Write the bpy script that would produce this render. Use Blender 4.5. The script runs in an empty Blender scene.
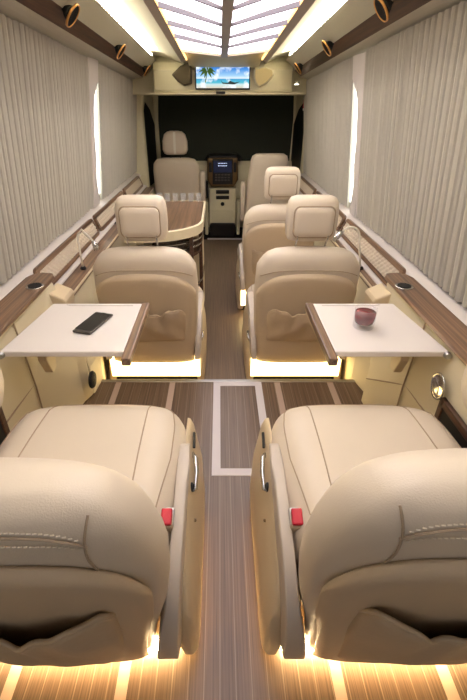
import bpy, math, random
from mathutils import Vector, Matrix, Euler
random.seed(7)
SC = bpy.context.scene
COL = SC.collection
PI = math.pi

# ------------------------------------------------------------------ camera
cam = bpy.data.objects.new('camera', bpy.data.cameras.new('camera'))
COL.objects.link(cam); SC.camera = cam
cam.location = (0, 0, 1.37)
cam.rotation_euler = (PI/2 - math.atan(248/410), 0, 0)
cam.data.sensor_fit = 'VERTICAL'; cam.data.sensor_height = 36
cam.data.lens = 410/700*36
cam.data.shift_x = 0.02
cam.data.clip_start = 0.02

# ------------------------------------------------------------------ world (added dim fill light entering by the open rear end), exposure
w = bpy.data.worlds.new('world'); SC.world = w; w.use_nodes = True
w.node_tree.nodes['Background'].inputs[0].default_value = (1.0, 0.95, 0.92, 1)
w.node_tree.nodes['Background'].inputs[1].default_value = 0.26
SC.view_settings.view_transform = 'Standard'; SC.view_settings.look = 'None'
SC.view_settings.gamma = 1; SC.view_settings.use_curve_mapping = False
SC.view_settings.exposure = 0.15
SKYLIGHT_POWER = 3.6
COVE_POWER = 48.0
WARM_POWER = 7.0
SEAT_WARM_POWER = 70.0

# ------------------------------------------------------------------ materials
def lin(c):
    return tuple(((v/255)/12.92 if v/255 <= .04045 else ((v/255+.055)/1.055)**2.4) for v in c) + (1,)
def mat(name, rgb, rough=.6, metal=0, noise=0.0, nscale=60, bump=0.0, bscale=250, emit=0, trans=0, ior=1.45, coat=0):
    m = bpy.data.materials.new(name); m.use_nodes = True
    nt = m.node_tree; b = nt.nodes['Principled BSDF']
    c = lin(rgb)
    b.inputs['Base Color'].default_value = c
    b.inputs['Roughness'].default_value = rough
    b.inputs['Metallic'].default_value = metal
    b.inputs['IOR'].default_value = ior
    if trans: b.inputs['Transmission Weight'].default_value = trans
    if coat: b.inputs['Coat Weight'].default_value = coat; b.inputs['Coat Roughness'].default_value = .15
    if emit:
        b.inputs['Emission Color'].default_value = c; b.inputs['Emission Strength'].default_value = emit
    tc = nt.nodes.new('ShaderNodeTexCoord')
    if noise:
        n = nt.nodes.new('ShaderNodeTexNoise'); n.inputs['Scale'].default_value = nscale; n.inputs['Detail'].default_value = 4
        nt.links.new(tc.outputs['Object'], n.inputs['Vector'])
        r = nt.nodes.new('ShaderNodeMix'); r.data_type = 'RGBA'
        r.inputs[6].default_value = tuple(v*(1-noise) for v in c[:3])+(1,); r.inputs[7].default_value = tuple(min(1, v*(1+noise)) for v in c[:3])+(1,)
        nt.links.new(n.outputs['Fac'], r.inputs[0]); nt.links.new(r.outputs[2], b.inputs['Base Color'])
    if bump:
        n = nt.nodes.new('ShaderNodeTexNoise'); n.inputs['Scale'].default_value = bscale; n.inputs['Detail'].default_value = 3
        nt.links.new(tc.outputs['Object'], n.inputs['Vector'])
        bp = nt.nodes.new('ShaderNodeBump'); bp.inputs['Strength'].default_value = bump; bp.inputs['Distance'].default_value = .004
        nt.links.new(n.outputs['Fac'], bp.inputs['Height']); nt.links.new(bp.outputs[0], b.inputs['Normal'])
    return m
def wood(name, rgb1, rgb2, rough=.35, scale=(70, 1.2, 70), coat=.3, stripe=0, sw=.028, srgb=(170, 155, 140), detail=6):
    m = bpy.data.materials.new(name); m.use_nodes = True
    nt = m.node_tree; b = nt.nodes['Principled BSDF']; L = nt.links.new
    b.inputs['Roughness'].default_value = rough; b.inputs['Coat Weight'].default_value = coat; b.inputs['Coat Roughness'].default_value = .2
    tc = nt.nodes.new('ShaderNodeTexCoord'); mp = nt.nodes.new('ShaderNodeMapping'); mp.inputs['Scale'].default_value = scale
    L(tc.outputs['Object'], mp.inputs[0])
    n = nt.nodes.new('ShaderNodeTexNoise'); n.inputs['Scale'].default_value = 1; n.inputs['Detail'].default_value = detail; n.inputs['Roughness'].default_value = .65
    L(mp.outputs[0], n.inputs['Vector'])
    cr = nt.nodes.new('ShaderNodeValToRGB'); cr.color_ramp.elements[0].position = .34; cr.color_ramp.elements[1].position = .66
    cr.color_ramp.elements[0].color = lin(rgb1); cr.color_ramp.elements[1].color = lin(rgb2)
    L(n.outputs['Fac'], cr.inputs[0]); out = cr.outputs[0]
    if stripe:
        sx = nt.nodes.new('ShaderNodeSeparateXYZ'); L(tc.outputs['Object'], sx.inputs[0])
        d = nt.nodes.new('ShaderNodeMath'); d.operation = 'DIVIDE'; d.inputs[1].default_value = sw; L(sx.outputs[0], d.inputs[0])
        fr = nt.nodes.new('ShaderNodeMath'); fr.operation = 'FRACT'; L(d.outputs[0], fr.inputs[0])
        lt = nt.nodes.new('ShaderNodeMath'); lt.operation = 'LESS_THAN'; lt.inputs[1].default_value = stripe; L(fr.outputs[0], lt.inputs[0])
        mu = nt.nodes.new('ShaderNodeMath'); mu.operation = 'MULTIPLY'; mu.inputs[1].default_value = .6; L(lt.outputs[0], mu.inputs[0])
        mx = nt.nodes.new('ShaderNodeMix'); mx.data_type = 'RGBA'; mx.inputs[7].default_value = lin(srgb)
        L(mu.outputs[0], mx.inputs[0]); L(out, mx.inputs[6]); out = mx.outputs[2]
    L(out, b.inputs['Base Color'])
    return m

M = {}
M['leather'] = mat('cream leather', (208, 194, 176), .42, noise=.03, nscale=12, bump=.12, bscale=420)
M['leather_shell'] = mat('tan leather shell', (190, 170, 144), .5, noise=.04, nscale=10, bump=.1, bscale=420)
M['pocket'] = mat('gathered pocket leather', (184, 163, 137), .55, noise=.06, nscale=14, bump=.3, bscale=60)
M['seam'] = mat('leather seam', (168, 148, 126), .7)
M['thread'] = mat('pale thread', (222, 210, 190), .7)
M['plastic'] = mat('cream plastic', (205, 186, 155), .4, noise=.02, nscale=5)
M['grey_plastic'] = mat('pale grey plastic', (190, 178, 166), .38)
M['cream'] = mat('cream lining', (214, 202, 172), .55, noise=.03, nscale=6)
M['header'] = mat('cream fabric lining', (216, 207, 176), .7, noise=.04, nscale=30)
M['ceiling'] = mat('pale ceiling lining', (226, 220, 200), .6, noise=.02, nscale=8, bump=.1)
M['valance'] = mat('pale valance', (196, 192, 178), .6, noise=.03, nscale=60)
M['white'] = mat('white lacquer', (225, 217, 212), .3, noise=.01, nscale=10)
M['sill'] = mat('white sill lining', (214, 206, 202), .5, bump=.1)
M['curtain'] = mat('grey pleated cloth', (180, 175, 165), .85, noise=.05, nscale=40, bump=.15, bscale=300)
M['wood'] = wood('walnut veneer', (66, 45, 33), (142, 110, 86), .35, (75, 1.1, 75))
M['darkwood'] = wood('dark walnut', (38, 20, 13), (98, 62, 44), .4, (60, 1.0, 60), .1)
M['zwood'] = wood('cabinet walnut', (74, 52, 38), (136, 106, 82), .35, (45, 1.5, 45))
M['floor'] = wood('brown strip floor', (80, 62, 48), (114, 92, 74), .38, (230, 2.2, 60), .15, .06, .0392, (150, 130, 112), 3)
M['aisle'] = wood('grey brown aisle floor', (92, 76, 62), (124, 104, 86), .4, (230, 2.2, 60), .1, .05, .0392, (112, 102, 92), 3)
M['inlay'] = mat('pale floor inlay', (205, 198, 200), .4)
M['inlay2'] = mat('beige floor inlay', (176, 154, 140), .4)
M['chrome'] = mat('chrome', (200, 200, 200), .15, 1)
M['steel'] = mat('brushed steel', (170, 168, 165), .35, 1)
M['grey'] = mat('grey aluminium', (184, 174, 168), .45, .2)
M['rib'] = mat('grey rib', (128, 120, 122), .5)
M['black'] = mat('black plastic', (14, 13, 13), .6)
M['rubber'] = mat('black grille', (22, 20, 20), .7, bump=.5, bscale=900)
M['gold'] = mat('gold ring', (214, 160, 96), .3, .7)
M['red'] = mat('red plastic', (184, 20, 44), .4)
M['blind'] = mat('dark blackout cloth', (42, 46, 34), .8, noise=.1, nscale=20)
M['glassdark'] = mat('dark window glass', (14, 18, 13), .5)
M['carpet'] = mat('dark carpet', (26, 20, 17), .95, noise=.4, nscale=200, bump=.5)
M['speaker'] = mat('brown speaker cloth', (82, 72, 54), .9, bump=.4, bscale=800)
M['speaker_lit'] = mat('speaker cloth painted lit', (190, 172, 128), .8, bump=.4, bscale=800)  # same speaker as the left one, the light on it painted in as cream
M['bronze'] = mat('bronze trim', (116, 92, 60), .3, .5)
M['glass'] = mat('clear glass', (235, 238, 240), .05)
M['glass'].node_tree.nodes['Principled BSDF'].inputs['Alpha'].default_value = .10
M['drink'] = mat('dark red drink', (112, 22, 30), .15)
M['quilt'] = mat('quilted leather', (198, 184, 166), .55, bump=.1)
M['hose'] = mat('white flexible hose', (226, 220, 208), .35)
M['phone'] = mat('black phone glass', (14, 14, 15), .1, coat=.5)
M['phone_edge'] = mat('grey phone edge', (92, 86, 82), .3, .6)
M['sky_panel'] = mat('lit skylight diffuser', (250, 244, 255), .6, emit=SKYLIGHT_POWER)
M['cove'] = mat('lit cove strip', (255, 246, 222), .6, emit=COVE_POWER)
M['warm'] = mat('lit warm strip', (255, 222, 150), .6, emit=WARM_POWER)
M['warm_thin'] = mat('lit warm seat strip', (255, 224, 168), .6, emit=SEAT_WARM_POWER)
M['warm_side'] = mat('lit warm side strip', (255, 214, 146), .6, emit=14)
M['warm_line'] = mat('lit amber line', (255, 208, 130), .6, emit=2.2)
M['spot'] = mat('lit spot', (255, 250, 235), .6, emit=8)
M['window_lit'] = mat('daylit window glass', (245, 248, 242), .3, emit=2.2)

# ------------------------------------------------------------------ object helpers
def tag(o, label=None, cat=None, group=None, kind=None):
    if label: o['label'] = label
    if cat: o['category'] = cat
    if group: o['group'] = group
    if kind: o['kind'] = kind
    return o
def thing(name, label, cat, loc=(0, 0, 0), rz=0, group=None):
    o = bpy.data.objects.new(name, None); COL.objects.link(o); o.empty_display_size = .05
    o.location = loc; o.rotation_euler = (0, 0, rz)
    return tag(o, label, cat, group)
class MB:
    def __init__(s): s.v = []; s.f = []
    def add(s, v, f):
        n = len(s.v); s.v += [tuple(p) for p in v]; s.f += [tuple(i+n for i in q) for q in f]; return s
    def box(s, x0, x1, y0, y1, z0, z1, rot=None):
        x0, x1 = min(x0, x1), max(x0, x1); y0, y1 = min(y0, y1), max(y0, y1); z0, z1 = min(z0, z1), max(z0, z1)
        v = [(x0,y0,z0),(x1,y0,z0),(x1,y1,z0),(x0,y1,z0),(x0,y0,z1),(x1,y0,z1),(x1,y1,z1),(x0,y1,z1)]
        if rot is not None:
            c = Vector(((x0+x1)/2, (y0+y1)/2, (z0+z1)/2)); v = [tuple(c + rot @ (Vector(p)-c)) for p in v]
        return s.add(v, [(0,3,2,1),(4,5,6,7),(0,1,5,4),(1,2,6,5),(2,3,7,6),(3,0,4,7)])
    def loft(s, secs, cap=True, closed=True):
        n = len(secs[0]); v = [p for q in secs for p in q]; f = []
        for i in range(len(secs)-1):
            for j in range(n if closed else n-1):
                a = i*n+j; b = i*n+(j+1) % n
                f.append((a, b, b+n, a+n))
        if cap: f.append(tuple(range(n-1, -1, -1))); f.append(tuple(range((len(secs)-1)*n, len(secs)*n)))
        return s.add(v, f)
    def tube(s, pts, r, seg=8):
        pts = [Vector(p) for p in pts]; secs = []; up = None
        for i, p in enumerate(pts):
            d = (pts[min(i+1, len(pts)-1)] - pts[max(i-1, 0)]).normalized()
            if up is None: up = Vector((0, 0, 1)) if abs(d.z) < .9 else Vector((1, 0, 0))
            a = d.cross(up)
            if a.length < 1e-5: a = d.cross(Vector((1, .3, 0)))
            a.normalize(); b = a.cross(d); up = b
            rr = r[i] if isinstance(r, (list, tuple)) else r
            secs.append([tuple(p + a*rr*math.cos(t) + b*rr*math.sin(t)) for t in [2*PI*k/seg for k in range(seg)]])
        return s.loft(secs)
    def lathe(s, prof, seg=24, c=(0, 0, 0), cap=True):
        secs = [[(c[0]+r*math.cos(t), c[1]+r*math.sin(t), c[2]+z) for t in [2*PI*k/seg for k in range(seg)]] for r, z in prof]
        return s.loft(secs, cap)
    def prism(s, poly, a, b, axis='y'):
        f = {'y': lambda p, t: (p[0], t, p[1]), 'x': lambda p, t: (t, p[0], p[1]), 'z': lambda p, t: (p[0], p[1], t)}[axis]
        return s.loft([[f(p, a) for p in poly], [f(p, b) for p in poly]])
    def grid(s, fn, us, vs):
        v = [fn(u, t) for t in vs for u in us]; n = len(us)
        f = [(j*n+i, j*n+i+1, (j+1)*n+i+1, (j+1)*n+i) for j in range(len(vs)-1) for i in range(n-1)]
        return s.add(v, f)
    def build(s, name, m, parent=None, smooth=False, bevel=0, solid=0, sub=0, segs=2):
        me = bpy.data.meshes.new(name); me.from_pydata(s.v, [], s.f); me.materials.append(m)
        import bmesh
        bm = bmesh.new(); bm.from_mesh(me); bmesh.ops.recalc_face_normals(bm, faces=bm.faces); bm.to_mesh(me); bm.free()
        o = bpy.data.objects.new(name, me); COL.objects.link(o)
        if smooth:
            for p in me.polygons: p.use_smooth = True
        if solid:
            q = o.modifiers.new('solid', 'SOLIDIFY'); q.thickness = solid; q.offset = 0
        if bevel:
            q = o.modifiers.new('bevel', 'BEVEL'); q.width = bevel; q.segments = segs; q.limit_method = 'ANGLE'; q.angle_limit = math.radians(40)
        if sub:
            q = o.modifiers.new('sub', 'SUBSURF'); q.levels = sub; q.render_levels = sub
        if parent: o.parent = parent
        return o
def struct(name, mb, m, **k):
    o = mb.build(name, m, **k); o['kind'] = 'structure'; return o
def lspace(a, b, n): return [a+(b-a)*i/(n-1) for i in range(n)]
def interp(t, tab):
    if t <= tab[0][0]: return tab[0][1]
    for (a, x), (b, y) in zip(tab, tab[1:]):
        if t <= b:
            k = (t-a)/(b-a); return x+(y-x)*k
    return tab[-1][1]
def sgnpow(v, e): return math.copysign(abs(v)**e, v)
def copy_tree(o, parent=None):
    c = o.copy(); COL.objects.link(c)
    for k in ('label', 'group', 'category'):
        pass
    if parent is not None: c.parent = parent
    for ch in list(o.children): copy_tree(ch, c)
    return c

ZP = .15                       # height of the raised rear platform
RZ = lambda y: -.040*(y-2)     # the roof lining sinks towards the cab
CX = .035                      # cabin centre line
Y0, Y1 = -.45, 4.55; YS = .15            # extent of the passenger cabin

# ------------------------------------------------------------------ floors
struct('floor', MB().box(-.95, 1.0, 1.72, 4.75, -.06, 0), M['aisle'])
struct('platform', MB().box(-.72, .78, Y0, 1.70, -.05, ZP), M['floor'])
struct('trim_1', MB().box(-.70, .74, 1.70, 1.722, .10, ZP+.004), M['steel'], bevel=.002)
struct('trim_2', MB().box(-.14, .27, 4.75, 4.79, -.05, .006), M['inlay'])
for i, (x, wd) in enumerate(((-.511, .028), (-.238, .028), (.292, .028), (.560, .030))):
    struct('trim_%d' % (i+3), MB().box(x-wd/2, x+wd/2, Y0+.02, 1.698, ZP-.002, ZP+.0015), M['inlay2'])
r = MB()
r.box(-.030, .004, 1.09, 1.70, ZP-.002, ZP+.002); r.box(.178, .212, 1.09, 1.70, ZP-.002, ZP+.002)
r.box(.004, .178, 1.09, 1.125, ZP-.002, ZP+.002); r.box(.004, .178, 1.668, 1.70, ZP-.002, ZP+.002)
struct('trim_7', r, M['inlay'])

# ------------------------------------------------------------------ side walls (behind the curtains), sills, lower linings
def leanx(z): return .87-.09*(z-.75)/.85
for side, s in (('left', -1), ('right', 1)):
    o = 0
    wl = MB().prism([(s*.96, -.05), (s*1.0, -.05), (s*1.0, .75), (s*.90, 1.85), (s*.87, 1.85), (s*.93, .75)], Y0, 4.62)
    struct('wall_'+side, wl, M['cream'])
    # white sill lining under the curtain
    sl = MB().prism([(s*.93, .775), (s*.885, .772), (s*.865, .755), (s*.812, .742), (s*.800, .722), (s*.93, .70)], Y0, 4.5)
    struct('trim_%d' % (8 if s < 0 else 9), sl, M['sill'], bevel=.004)

def console(side):
    s = -1 if side == 'left' else 1
    # local frame is the world; the piece is one built-in side console
    t = thing('side_console', {'left': 'left built-in walnut and cream side console under the curtain beside the phone table',
                               'right': 'right built-in walnut and cream side console with round chrome lamp by drink table'}[side], 'console', (s*.75, 1.3, .15))
    def P(mb): 
        mb.v = [(x-s*.75, y-1.3, z-.15) for x, y, z in mb.v]; return mb
    fl = .57 if s < 0 else .672
    # lower cream lining, flares outward behind the platform edge
    secs = []
    for y, xf, xt, zt in ((Y0, .69, .71, .735), (1.25, .69, .71, .735), (1.54, max(.635, fl), .70, .735), (1.60, fl+.04, .69, .735)):
        secs.append([(s*xf, y, ZP), (s*(xf+.005), y, .45), (s*xt, y, zt), (s*.80, y, zt), (s*.92, y, zt), (s*.92, y, ZP)])
    P(MB().loft(secs)).build('lower_panel', M['cream'], t, bevel=.01)
    secs = []
    xq = .665 if s < 0 else .712
    for y, xf in ((1.605, fl+.04), (1.74, max(fl+.01, .60)), (2.0, xq), (4.45, xq+.01)):
        secs.append([(s*xf, y, 0.0 if y > 1.73 else .0), (s*(xf+.0), y, .3), (s*max(xf, xq), y, .618), (s*.92, y, .618), (s*.92, y, 0)])
    P(MB().loft(secs)).build('front_panel', M['cream'], t, bevel=.01)
    # panel joints
    j = MB()
    j.tube([(s*.6875, 1.245, .16), (s*.69, 1.25, .45), (s*.706, 1.25, .72)], .003, 6)
    j.tube([(s*.686, .70, .50), (s*.6985, 1.25, .46), (s*.665, 1.52, .30)], .003, 6)
    P(j).build('panel_joint', M['seam'], t)
    # rear walnut worktop with rounded front end
    pts = [(s*.80, Y0), (s*.80, 1.60), (s*.785, 1.64), (s*.75, 1.66), (s*.705, 1.65), (s*.69, 1.62), (s*.69, Y0)]
    P(MB().prism(pts, .735, .752, 'z')).build('worktop', M['wood'], t, bevel=.004)
    # cup holder
    c = P(MB().lathe([(.024, 0), (.031, .004), (.034, .002), (.034, -.002), (.024, -.002)], 28, (s*.722, 1.50, .753)))
    ring = c.build('cup_holder', M['chrome'], t, smooth=True)
    P(MB().lathe([(.0, 0), (.0255, .0), (.0255, -.02), (.0, -.02)], 28, (s*.722, 1.50, .7575), cap=False)).build('cup_well', M['black'], ring)
    # ledge in front
    P(MB().prism([(s*.90, .650), (s*.772, .650), (s*.742, .640), (s*.742, .618), (s*.90, .618)], 1.67, 4.45)).build('white_channel', M['sill'], t)
    P(MB().box(s*.745, s*(xq-.01), 1.67, 4.40, .618, .634)).build('ledge', M['wood'], t, bevel=.004)
    P(MB().tube([(s*(xq-.008), y, .634) for y in (1.68, 3.0, 4.3)], .006, 8)).build('ledge_edge_strip', M['plastic'], t)
    for y in (2.95,):
        cc = P(MB().lathe([(.024, 0), (.031, .004), (.034, .002), (.034, -.002), (.024, -.002)], 24, (s*.715, y, .636))).build('cup_holder', M['chrome'], t, smooth=True)
        P(MB().lathe([(.0, 0), (.0255, .0), (.0255, -.02), (.0, -.02)], 24, (s*.715, y, .6405), cap=False)).build('cup_well', M['black'], cc)
    # quilted wall panels in walnut frames
    A = Vector((s*.812, 0, .748)); B = Vector((s*.772, 0, .650)); W = (B-A); nrm = Vector((-s*.95, 0, .3)).normalized()
    for (ya, yb) in ((1.685, 2.62), (2.66, 3.55), (3.6, 4.35)):
        fr = MB(); L = yb-ya
        def fp(u, v, h): # u along y 0..1, v down 0..1
            q = A + W*v + nrm*h; return (q.x, ya+u*L, q.z)
        def rr(inset, n=6):
            pts = []; H = W.length; r0 = max(.035-inset, .012)
            for cxn, cyn, a0 in ((L-inset-r0, H-inset-r0, 0), (inset+r0, H-inset-r0, PI/2), (inset+r0, inset+r0, PI), (L-inset-r0, inset+r0, 1.5*PI)):
                for k in range(n+1):
                    a = a0+PI/2*k/n; pts.append(((cxn+r0*math.cos(a))/L, (cyn+r0*math.sin(a))/H))
            return pts
        o1, i1 = rr(0), rr(.020)
        secs = [[fp(u, v, 0) for u, v in o1], [fp(u, v, .016) for u, v in o1], [fp(u, v, .018) for u, v in i1], [fp(u, v, .002) for u, v in i1]]
        P(fr.loft(secs, cap=False)).build('quilt_frame', M['wood'], t)
        q = MB(); nu = int(L/.0075); nv = 16
        def qf(u, v):
            a = u*L/.034; b = v*(W.length-.036)/.034
            h = .003+.015*(abs(math.sin(PI*(a+b)/1.0*.9))*abs(math.sin(PI*(a-b)*.9)))**.5
            return fp((.019+u*(L-.038))/L, (.018+v*(W.length-.036))/W.length, h)
        q.grid(qf, lspace(0, 1, nu), lspace(0, 1, nv)); P(q).build('quilted_pad', M['quilt'], t, smooth=True)
    # slanted cream end flap between worktop and ledge
    P(MB().prism([(s*.70, .708), (s*.64, .680), (s*.63, .668), (s*.64, .60), (s*.70, .60)], 1.54, 1.66)).build('end_flap', M['plastic'], t, bevel=.008)
    # walnut-edged dark pocket near the rear seat
    pk = MB(); 
    for (a, b, c_, d) in ((.50, 1.0, .565, .59), (.50, 1.0, .40, .42)):
        pk.box(s*.683, s*.70, a, b, c_, d)
    pk.box(s*.683, s*.70, .985, 1.01, .40, .59)
    fo = P(pk).build('pocket_frame', M['darkwood'], t, bevel=.003)
    P(MB().box(s*.687, s*.70, .50, .985, .42, .565)).build('dark_pocket', M['black'], fo)
    # rounded arm pad hugging the rear seat
    secs = []
    px_ = .60 if s < 0 else .668
    for y, k in ((.56, .55), (.60, .9), (.68, 1), (.74, 1), (.82, .93), (.865, .7), (.88, .35)):
        secs.append([(s*(px_+.065*k*sgnpow(math.cos(a), .7)), y, .785+.10*k*sgnpow(math.sin(a), .7)) for a in [2*PI*i/20 for i in range(20)]])
    P(MB().loft(secs)).build('arm_pad', M['leather'], t, smooth=True)
    # round fitting
    if s < 0:
        g = P(MB().lathe([(0, .0), (.036, 0), (.040, .006), (.034, .016), (.0, .020)], 24, (0, 0, 0), cap=False))
        g.v = [((q[2]+0.15)*1 + .0, q[0]+.75*-1, q[1]) for q in g.v]
        g = MB().lathe([(.0, .0), (.038, 0), (.042, .006), (.036, .016), (.0, .020)], 24, cap=False)
        g.v = [(z-.600+.75, x+1.565-1.3, y+.262-.15) for x, y, z in g.v]
        g.build('round_speaker', M['rubber'], t, smooth=True)
    else:
        g = MB().lathe([(.040, 0), (.046, .004), (.043, .008), (.036, .004), (.028, .002), (.0, .0)], 28, cap=False)
        g.v = [(.685-z-.75, x*.85+1.035-1.3, y*1.0+.612-.15) for x, y, z in g.v]
        g.build('round_lamp', M['chrome'], t, smooth=True)
    return t
console('left'); console('right')

# ------------------------------------------------------------------ curtains, posts, bright window slits
def curtain(s, ya, yb, label):
    t = MB(); P_ = .046; N = int((yb-ya)/P_); P_ = (yb-ya)/N
    prof = ((0, 1.0), (.18, .80), (.34, .62), (.43, .1), (.50, 0), (.57, .25), (.68, .75), (.84, .95))
    us = [(i, f_, d) for i in range(N) for f_, d in prof]+[(N-1, 1.0, 1.0)]
    rnd = random.Random(int(ya*100)+s); ph = [rnd.uniform(-1, 1) for _ in range(N+2)]
    def fn(u, k):
        i, f_, d = u; y = ya+(i+f_)*P_
        zt = 1.625+RZ(y); z = .765+(zt-.765)*k
        wob = .003*math.sin(y*7+k*2.1)
        yy = y+.0035*math.sin(k*4+ph[i]*3)*(1-f_)+.0035*math.sin(k*4+ph[i+1]*3)*f_ - .010*(1-d)*0
        return (s*(leanx(z)-.002-(.024+.005*ph[i])*d+wob), yy, z)
    t.grid(fn, us, lspace(0, 1, 12))
    o = t.build('pleated_curtain', M['curtain'], smooth=False, solid=.002)
    return tag(o, label, 'curtain', 'pleated curtains over the side windows')
curtain(-1, Y0+.02, 2.86, 'large grey pleated curtain on the left wall nearest the camera, left of the scalloped post')
curtain(-1, 3.10, 4.5, 'grey pleated curtain on the left wall beyond the scalloped post, next to the cab')
curtain(1, Y0+.02, 2.60, 'large grey pleated curtain on the right wall nearest the camera, right of the scalloped post')
curtain(1, 2.83, 4.44, 'grey pleated curtain on the right wall beyond the scalloped post, next to the cab')
for s, sh in ((-1, 0), (1, -.27)):
    # wavy cream post between the curtains; front edge scooped so the window shows
    secs = []
    rear = [(0, 2.85), (1, 2.87)]
    front = [(0, 3.00), (.08, 2.985), (.2, 2.945), (.35, 2.965), (.5, 2.945), (.72, 2.96), (.80, 3.0), (.86, 3.09), (1, 3.10)]
    for k in lspace(0, 1, 24):
        z = .76+(1.63+RZ(3)-.76)*k; a = interp(k, rear)+sh; b = interp(k, front)+sh
        if s > 0: a = a
        xo = leanx(z)
        secs.append([(s*(xo-.030), a, z), (s*(xo-.034), (a+b)/2, z), (s*(xo-.030), b-.006, z), (s*(xo-.022), b, z), (s*(xo-.010), b, z), (s*(xo-.010), a, z)])
    struct('trim_%d' % (10 if s < 0 else 11), MB().loft(secs), M['sill'])
    wn = MB().prism([(s*(leanx(.8)+.004), .80), (s*(leanx(1.55)+.004), 1.50), (s*(leanx(1.55)+.014), 1.50), (s*(leanx(.8)+.014), .80)], 2.90+sh, 3.14+sh)
    struct('window_%d' % (1 if s < 0 else 2), wn, M['window_lit'])
    hk = thing('curtain_cord', 'thin dark curtain guide cord in the bright slit of the %s post' % ('left' if s < 0 else 'right'), 'cord', (s*.85, 2.99+sh, .80))
    c = MB(); pts = []
    for k in lspace(.05, .88, 20):
        z = .76+.82*k; pts.append((s*(leanx(z)-.012)-s*.85, 2.985+sh-(2.99+sh), z-.80))
    c.tube(pts, .003, 6).build('cord', M['black'], hk)
    for z in (1.05, 1.28):
        MB().tube([(s*(leanx(z)-.014)-s*.85, -.06, z-.82), (s*(leanx(z)-.014)-s*.85, .0, z-.80)], .004, 6).build('hook', M['black'], hk)

# ------------------------------------------------------------------ ceiling: skylight, coves, valances
def roof_strip(name, prof, ya, yb, m, kind='structure', parent=None, n=10, bevel=0):
    secs = [[(x, y, z+RZ(y)) for x, z in prof] for y in lspace(ya, yb, n)]
    o = MB().loft(secs).build(name, m, parent, bevel=bevel)
    if kind: o['kind'] = kind
    return o
roof_strip('ceiling', [(-.90, 1.84), (.95, 1.84), (.95, 1.90), (-.90, 1.90)], Y0, 5.4, M['ceiling'])
SK = {-1: dict(trim_in=-.250, led=-.258, trim_out=-.300, cove=-.535, wt=-.615, wb=-.675),
       1: dict(trim_in=.325, led=.333, trim_out=.378, cove=.555, wt=.640, wb=.702)}
for s in (-1, 1):
    k = SK[s]; nm = 'left' if s < 0 else 'right'
    roof_strip('trim_%d' % (12 if s < 0 else 13), [(k['trim_in'], 1.735), (k['led'], 1.722), (k['trim_out'], 1.715), (k['trim_out'], 1.75), (k['trim_in'], 1.75)], Y0, 3.92, M['grey'])
    t = thing('cove_light', 'warm lit cove strip along the ceiling above the %s curtains' % nm, 'light', (k['cove'], 1.8, 1.76))
    def W(o, t=t):
        o.parent = t; o.matrix_parent_inverse = Matrix.Translation(t.location).inverted(); return o
    W(roof_strip('led_strip', [(k['cove']+s*.014, 1.768), (k['cove']-s*.002, 1.764), (k['cove']-s*.002, 1.776), (k['cove']+s*.014, 1.780)], YS, 3.98, M['cove'], None))
    W(roof_strip('amber_line', [(k['trim_in']-.001*s, 1.7335), (k['led'], 1.7205), (k['led'], 1.724), (k['trim_in'], 1.736)], YS, 3.90, M['warm_line'], None))
    # curved cove lining between skylight trim and valance
    pr = [(k['trim_out'], 1.728)]
    for a in lspace(0, 1, 7):
        x = k['trim_out']+(k['cove']+s*.035-k['trim_out'])*a; pr.append((x, 1.728+.072*math.sin(a*PI/2)))
    pr2 = [(x, z+.02) for x, z in reversed(pr)]
    roof_strip('trim_%d' % (14 if s < 0 else 15), pr+pr2, Y0, 4.35, M['ceiling'])
    roof_strip('trim_%d' % (16 if s < 0 else 17), [(k['cove'], 1.762), (k['wt'], 1.688), (k['wt']+s*.02, 1.70), (k['cove']+s*.02, 1.775)], Y0, 4.35, M['valance'])
    roof_strip('trim_%d' % (18 if s < 0 else 19), [(k['wt'], 1.690), (k['wb'], 1.648), (k['wb']+s*.03, 1.67), (k['wt']+s*.03, 1.71)], Y0, 4.25, M['darkwood'])
    pm = [(k['wb'], 1.651)]; xe = s*.79
    for a in lspace(0, 1, 7): pm.append((k['wb']+(xe-k['wb'])*math.sin(a*PI/2)**1.0*1.0, 1.648-.038*(1-math.cos(a*PI/2))))
    pm += [(s*.86, 1.61), (s*.86, 1.70), (k['wb'], 1.70)]
    roof_strip('trim_%d' % (20 if s < 0 else 21), pm, Y0, 4.45, M['valance'])
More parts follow.
